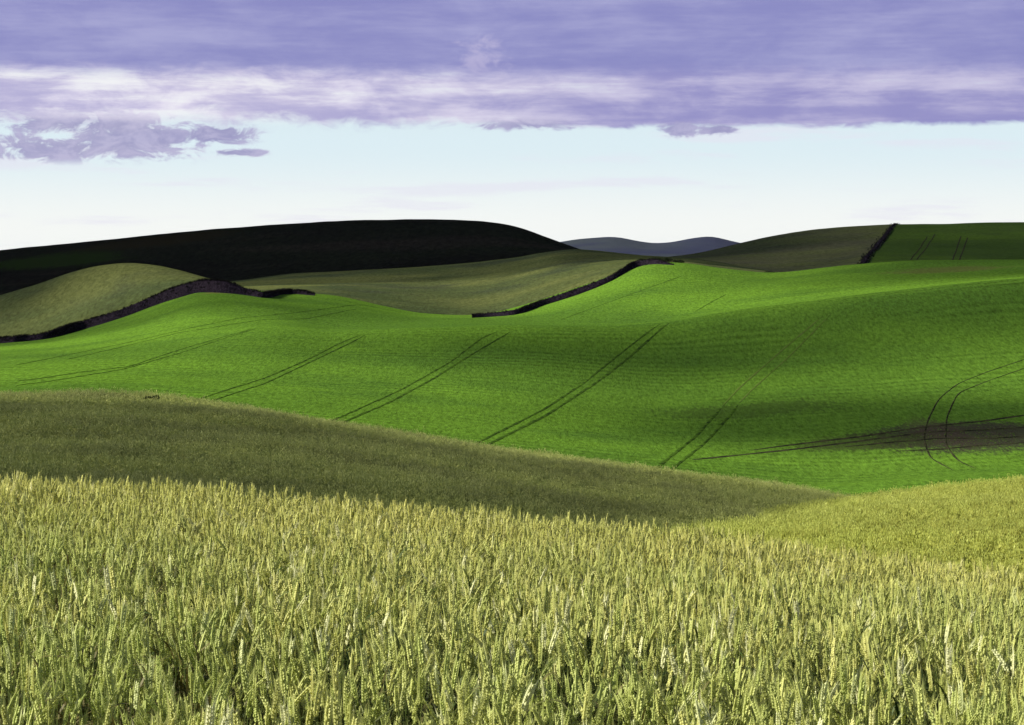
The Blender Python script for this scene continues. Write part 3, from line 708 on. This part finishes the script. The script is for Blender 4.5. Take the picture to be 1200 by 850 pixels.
m_shrub, k = material('shrub_leaf'); p = wpos(k)
finish(k, k.mix(k.noise(p, 0.9, 3), (0.010, 0.014, 0.008), (0.034, 0.044, 0.018)), 0.8, None, 0.1, 0.2)
m_wood, k = material('shrub_wood'); finish(k, (0.03, 0.024, 0.018), 1.0)
def shrub(base, w, h, seed, label, depth=None):
    rr = random.Random(seed); depth = depth or w
    e = bpy.data.objects.new('shrub', None); COL.objects.link(e); e.location = base; e['label'] = label; e['category'] = 'shrub'; e['group'] = 'dark shrubs at the field edges'
    vs, fs = [], []
    lobes = [(Vector((rr.uniform(-.38, .38)*w, rr.uniform(-.35, .35)*depth, rr.uniform(.35, .68)*h)), rr.uniform(.20, .34)) for _ in range(9)]
    for _ in range(int(1100)):
        c, rd = rr.choice(lobes); d = Vector((rr.gauss(0, 1), rr.gauss(0, 1), rr.gauss(0, 1))).normalized() * rr.uniform(.5, 1.05) * rd
        pnt = c + Vector((d.x*w, d.y*depth, d.z*h)); pnt.z = max(pnt.z, 0.03)
        s = 0.045 * h * rr.uniform(.6, 1.4) + 0.03; u = Vector((rr.gauss(0, 1), rr.gauss(0, 1), rr.gauss(0, 1))).normalized(); q = u.cross(Vector((rr.gauss(0, 1), rr.gauss(0, 1), .3))).normalized()
        b = len(vs); vs += [pnt - u*s, pnt + q*s*.6, pnt + u*s, pnt - q*s*.6]; fs.append((b, b+1, b+2, b+3))
    mesh_obj('crown', vs, fs, m_shrub, e, False)
    sv, sf = [], []
    for q in range(5):
        c, rd = lobes[q]; t = Vector((rr.uniform(-.08, .08)*w, rr.uniform(-.08, .08)*depth, -0.1)); b = len(sv); rad = 0.02*h + .02
        for (pp, r_) in ((t, rad), (t.lerp(c, .55) + Vector((0, 0, .05*h)), rad*.7), (c, rad*.3)):
            for z in range(4): a = z*1.571; sv.append(pp + Vector((math.cos(a)*r_, math.sin(a)*r_, 0)))
        for i in range(2):
            for z in range(4): sf.append((b+i*4+z, b+i*4+(z+1) % 4, b+(i+1)*4+(z+1) % 4, b+(i+1)*4+z))
    mesh_obj('trunk', sv, sf, m_wood, e)
    return e
for px, py, d, w, h, lab, sd in [
    (756, 308.5, 529, 2.6, 1.2, 'low dark shrub at the left end of the thicket above the green crest', 1),
    (768, 308, 531, 3.0, 1.5, 'broad dark shrub, second from left in the thicket on the green crest', 2),
    (781, 309, 531, 3.2, 1.6, 'dark shrub, third from left in the thicket on the green crest', 3),
    (794, 311, 531, 2.8, 1.5, 'rounded dark shrub at the right end of the thicket on the green crest', 4),
    (902, 322.0, 545, 2.4, 0.9, 'small lone dark shrub in the dip below the right hill', 5),
    (909, 321.5, 546, 1.4, 0.6, 'tiny shrub just right of the lone shrub in the dip', 6)]:
    shrub(pix(px, py, d), w, h, sd, lab)
for px, d, w, h, lab, sd in [(178, 141, 0.9, 0.5, 'small dark weed clump on the crest of the shaded hillside', 7)]:
    q = pix(px, 470, d); q.z = swale.z(q.x, q.y) + 0.31; shrub(q, w, h, sd, lab)

# bare streaks at right: clods of turned soil and the odd tuft of crop
m_clod, k = material('soil_clod'); r = k.new('ShaderNodeObjectInfo').outputs['Random']
finish(k, k.mix(r, (0.022, 0.018, 0.015), (0.066, 0.050, 0.040)), 1.0)
m_sprig, k = material('thin_crop'); r = k.new('ShaderNodeObjectInfo').outputs['Random']
finish(k, k.mix(r, (0.030, 0.055, 0.010), (0.075, 0.140, 0.014)), 1.0)
clods = bpy.data.collections.new('clod_kinds')
for q in range(6):
    rr = random.Random(900 + q); vs, fs = [], []
    for ring, (h, rad) in enumerate(((0.0, 1.0), (0.22, 0.8), (0.36, 0.35))):
        for a in range(7): w = rad * rr.uniform(0.7, 1.15); vs.append((math.cos(a*0.8976)*w, math.sin(a*0.8976)*w*0.8, h*rr.uniform(0.7, 1.2)))
        if ring:
            for a in range(7): b = (ring-1)*7; fs.append((b+a, b+(a+1) % 7, b+7+(a+1) % 7, b+7+a))
    fs.append(tuple(range(14, 21)))
    me = bpy.data.meshes.new('clod'); me.from_pydata(vs, [], fs); me.materials.append(m_clod if q < 4 else m_sprig)
    clods.objects.link(bpy.data.objects.new('clod_%d' % q, me))
pts = []
for q in range(5200):
    px = 1190 - abs(random.gauss(0, 1)) * 95; py = random.gauss(510 + (1154 - px) * 0.055, 7.5)
    if noise.noise(Vector((px*0.02, py*0.45, 3.0))) + random.uniform(-0.35, 0.35) < -0.05: continue
    h = green.hit(px, py)
    if h: pts.append(h + Vector((0, 0, -0.03)))
n_ = len(pts)
scatter('soil_clods', pts, np.stack([rng.normal(0, 0.2, n_), rng.normal(0, 0.2, n_), rng.uniform(0, 6.28, n_)], 1), rng.uniform(0.05, 0.17, n_), rng.integers(0, 6, n_), clods,
        'dark purple brown clods on the bare streaks at right of the green field')

# ------------------------------------------------------------------ unseen clouds (above and left of the view), placed so their shadows fall on the hills
def cloud_material(name, thin):
    m, k = material(name); p = wpos(k)
    b = k.new('ShaderNodeBsdfDiffuse'); b.inputs[0].default_value = (0.82, 0.82, 0.84, 1)
    t = k.new('ShaderNodeBsdfTranslucent'); t.inputs[0].default_value = (0.82, 0.82, 0.84, 1)
    m1 = k.new('ShaderNodeMixShader'); m1.inputs[0].default_value = 0.4; k.l.new(b.outputs[0], m1.inputs[1]); k.l.new(t.outputs[0], m1.inputs[2])
    tr = k.new('ShaderNodeBsdfTransparent'); m2 = k.new('ShaderNodeMixShader')
    k.put(m2.inputs[0], k.ss(k.noise(p, 0.012, 5, 0.6), 0.30, 0.70, max(0.0, thin - 0.15), min(1.0, thin + 0.15)))
    k.l.new(m1.outputs[0], m2.inputs[1]); k.l.new(tr.outputs[0], m2.inputs[2])
    k.l.new(m2.outputs[0], k.new('ShaderNodeOutputMaterial').inputs[0]); return m
CLOUD_M = {t: cloud_material('cloud_%d' % int(t*100), t) for t in (0.0, 0.35, 0.45, 0.55, 0.6, 0.7)}
def cloud(ground_pts, alt, label, thick=90.0, seed=0, ragged=0.12, thin=0.0):
    """lumpy cloud whose sun shadow covers the outline given on the ground (world x, y, z)"""
    pts = [Vector(q) + SDIR * ((alt - q[2]) / SDIR.z) for q in ground_pts]
    c = sum(pts, Vector()) / len(pts); n = len(pts); NA, NR = 96, 14
    # closed outline, smoothly resampled by angle fraction
    ring = []
    for i in range(NA):
        f = i / NA * n; a = int(f); t = f - a; p0, p1, p2, p3 = (pts[(a + q) % n] for q in (-1, 0, 1, 2))
        v = 0.5 * ((2*p1) + (p2-p0)*t + (2*p0-5*p1+4*p2-p3)*t*t + (3*p1-p0-3*p2+p3)*t**3)
        rr = 1.0 + ragged * noise.fractal(Vector((math.cos(i/NA*6.283)*2.2, math.sin(i/NA*6.283)*2.2, seed)), 0.8, 2.0, 5)
        ring.append(c + (v - c) * rr)
    vs, fs = [], []
    for side in (1, -1):
        for j in range(NR + 1):
            s = j / NR
            for i in range(NA):
                v = c + (ring[i] - c) * s; prof = math.sqrt(max(0.0, 1 - s ** 3))
                lump = 1.0 + 0.6 * noise.fractal(v * (2.2 / 300.0), 0.9, 2.0, 4)
                v.z = alt + side * (thick if side > 0 else thick * 0.3) * prof * max(0.2, lump); vs.append(v)
    N1 = (NR + 1) * NA
    for off, fl in ((0, False), (N1, True)):
        for j in range(NR):
            for i in range(NA):
                f = (off + j*NA + i, off + j*NA + (i+1) % NA, off + (j+1)*NA + (i+1) % NA, off + (j+1)*NA + i)
                fs.append(f[::-1] if fl else f)
    for i in range(NA): fs.append((NR*NA + i, NR*NA + (i+1) % NA, N1 + NR*NA + (i+1) % NA, N1 + NR*NA + i))
    o = mesh_obj('cloud', vs, fs, CLOUD_M[thin]); o['kind'] = 'structure'; o['label'] = label
    return o
def plan(pts):                               # (photo x, distance, height) -> world
    return [(((a - 600) / F) * d, d, z) for a, d, z in pts]
# black hill on the left
cloud(plan([(-420, 930, 0), (46, 960, 5), (300, 935, 5), (520, 960, 10), (700, 1000, 10), (760, 1300, 30), (640, 1600, 30), (300, 1700, 30), (-300, 1700, 30)]), 2600, 'cloud shading the left skyline hill', 120, 1, 0.03)
# hillside behind the wheat
cloud(plan([(-700, 66, -8), (100, 66, -8), (500, 62, -8), (560, 66, -9), (640, 80, -9), (690, 94, -9), (840, 107, -9), (980, 122, -9), (985, 148, -9), (700, 141, -8), (400, 136, -7), (100, 135, -7), (-700, 135, -7)]), 305, 'small cloud shading the near hillside', 9, 2, 0.0, 0.6)
# right skyline hill
cloud(plan([(690, 800, 5), (850, 790, 5), (1000, 800, 5), (1200, 880, 5), (1700, 880, 5), (1700, 1500, 20), (1000, 1500, 30), (780, 1400, 20)]), 900, 'cloud shading the right skyline hill', 80, 3, 0.08, 0.55)
cloud(plan([(930, 455, 0), (1154, 430, 0), (1700, 430, 0), (1700, 560, 5), (1100, 560, 5), (960, 520, 2)]), 2000, 'unseen thin cloud added to shade the upper right green slope', 25, 7, 0.08, 0.55)  # added out of view to darken the upper right green
cloud(plan([(400, 345, -10), (520, 338, -10), (680, 335, -10), (760, 350, -9), (700, 368, -7), (520, 370, -7), (420, 366, -7)]), 1800, 'unseen thin cloud added to shade the crest of the green ridge', 20, 10, 0.08, 0.7)  # extra cloud, put in only to dim the ridge
cloud(plan([(-420, 440, -10), (46, 450, -10), (200, 430, -5), (340, 450, -4), (380, 520, -3), (300, 560, 0), (46, 560, -10), (-420, 560, -10)]), 2000, 'unseen thin cloud added to shade the green slope under the left bank', 25, 8, 0.05, 0.7)  # added beyond the frame to darken the slope below the bank
cloud(plan([(-420, 560, 0), (-100, 590, 0), (60, 600, 0), (120, 640, 2), (30, 680, 2), (-420, 680, 0)]), 2000, 'unseen thin cloud added to shade the left flank of the knoll', 25, 9, 0.08, 0.6)  # put in out of sight to dim the knoll's left side
# thin unseen clouds placed to shade the green field and the olive slope
cloud(plan([(690, 324, -12), (900, 326, -12), (1080, 338, -8), (1250, 340, -8), (1700, 340, -8), (1700, 372, -2), (1154, 374, 0), (950, 372, -4), (780, 366, -8), (640, 350, -9)]), 2200, 'long cloud shading the right face of the green ridge', 25, 4, 0.05, 0.6)
cloud(plan([(690, 286, -17), (800, 276, -19), (980, 268, -19), (1250, 262, -19), (1250, 286, -17), (1080, 297, -17), (960, 306, -15), (820, 312, -15), (720, 302, -15)]), 1200, 'small cloud shading the hollow of the green field', 20, 5, 0.05, 0.55)
cloud(plan([(200, 800, 2), (450, 830, 2), (620, 780, 5), (700, 800, 8), (760, 900, 10), (640, 1000, 12), (300, 1000, 5), (180, 900, 2)]), 1500, 'cloud shading the upper part of the olive slope', 40, 6, 0.15, 0.6)

# ------------------------------------------------------------------ haze
hz = mesh_obj('haze', [(x, y, z) for z in (-61, 285) for y in (-19500, 19500) for x in (-19500, 19500)],
              [(0, 2, 3, 1), (4, 5, 7, 6), (0, 1, 5, 4), (2, 6, 7, 3), (0, 4, 6, 2), (1, 3, 7, 5)], None, None, False)
hm = bpy.data.materials.new('haze_air'); hm.use_nodes = True; k = NT(hm.node_tree); k.n.clear()
pv = k.new('ShaderNodeVolumePrincipled'); pv.inputs['Color'].default_value = (0.80, 0.84, 1.0, 1); pv.inputs['Density'].default_value = 5e-6
pv.inputs['Anisotropy'].default_value = 0.2
k.l.new(pv.outputs[0], k.new('ShaderNodeOutputMaterial').inputs['Volume'])
hz.data.materials.append(hm); hz['kind'] = 'stuff'; hz['label'] = 'thin pale air between the camera and the far hills'
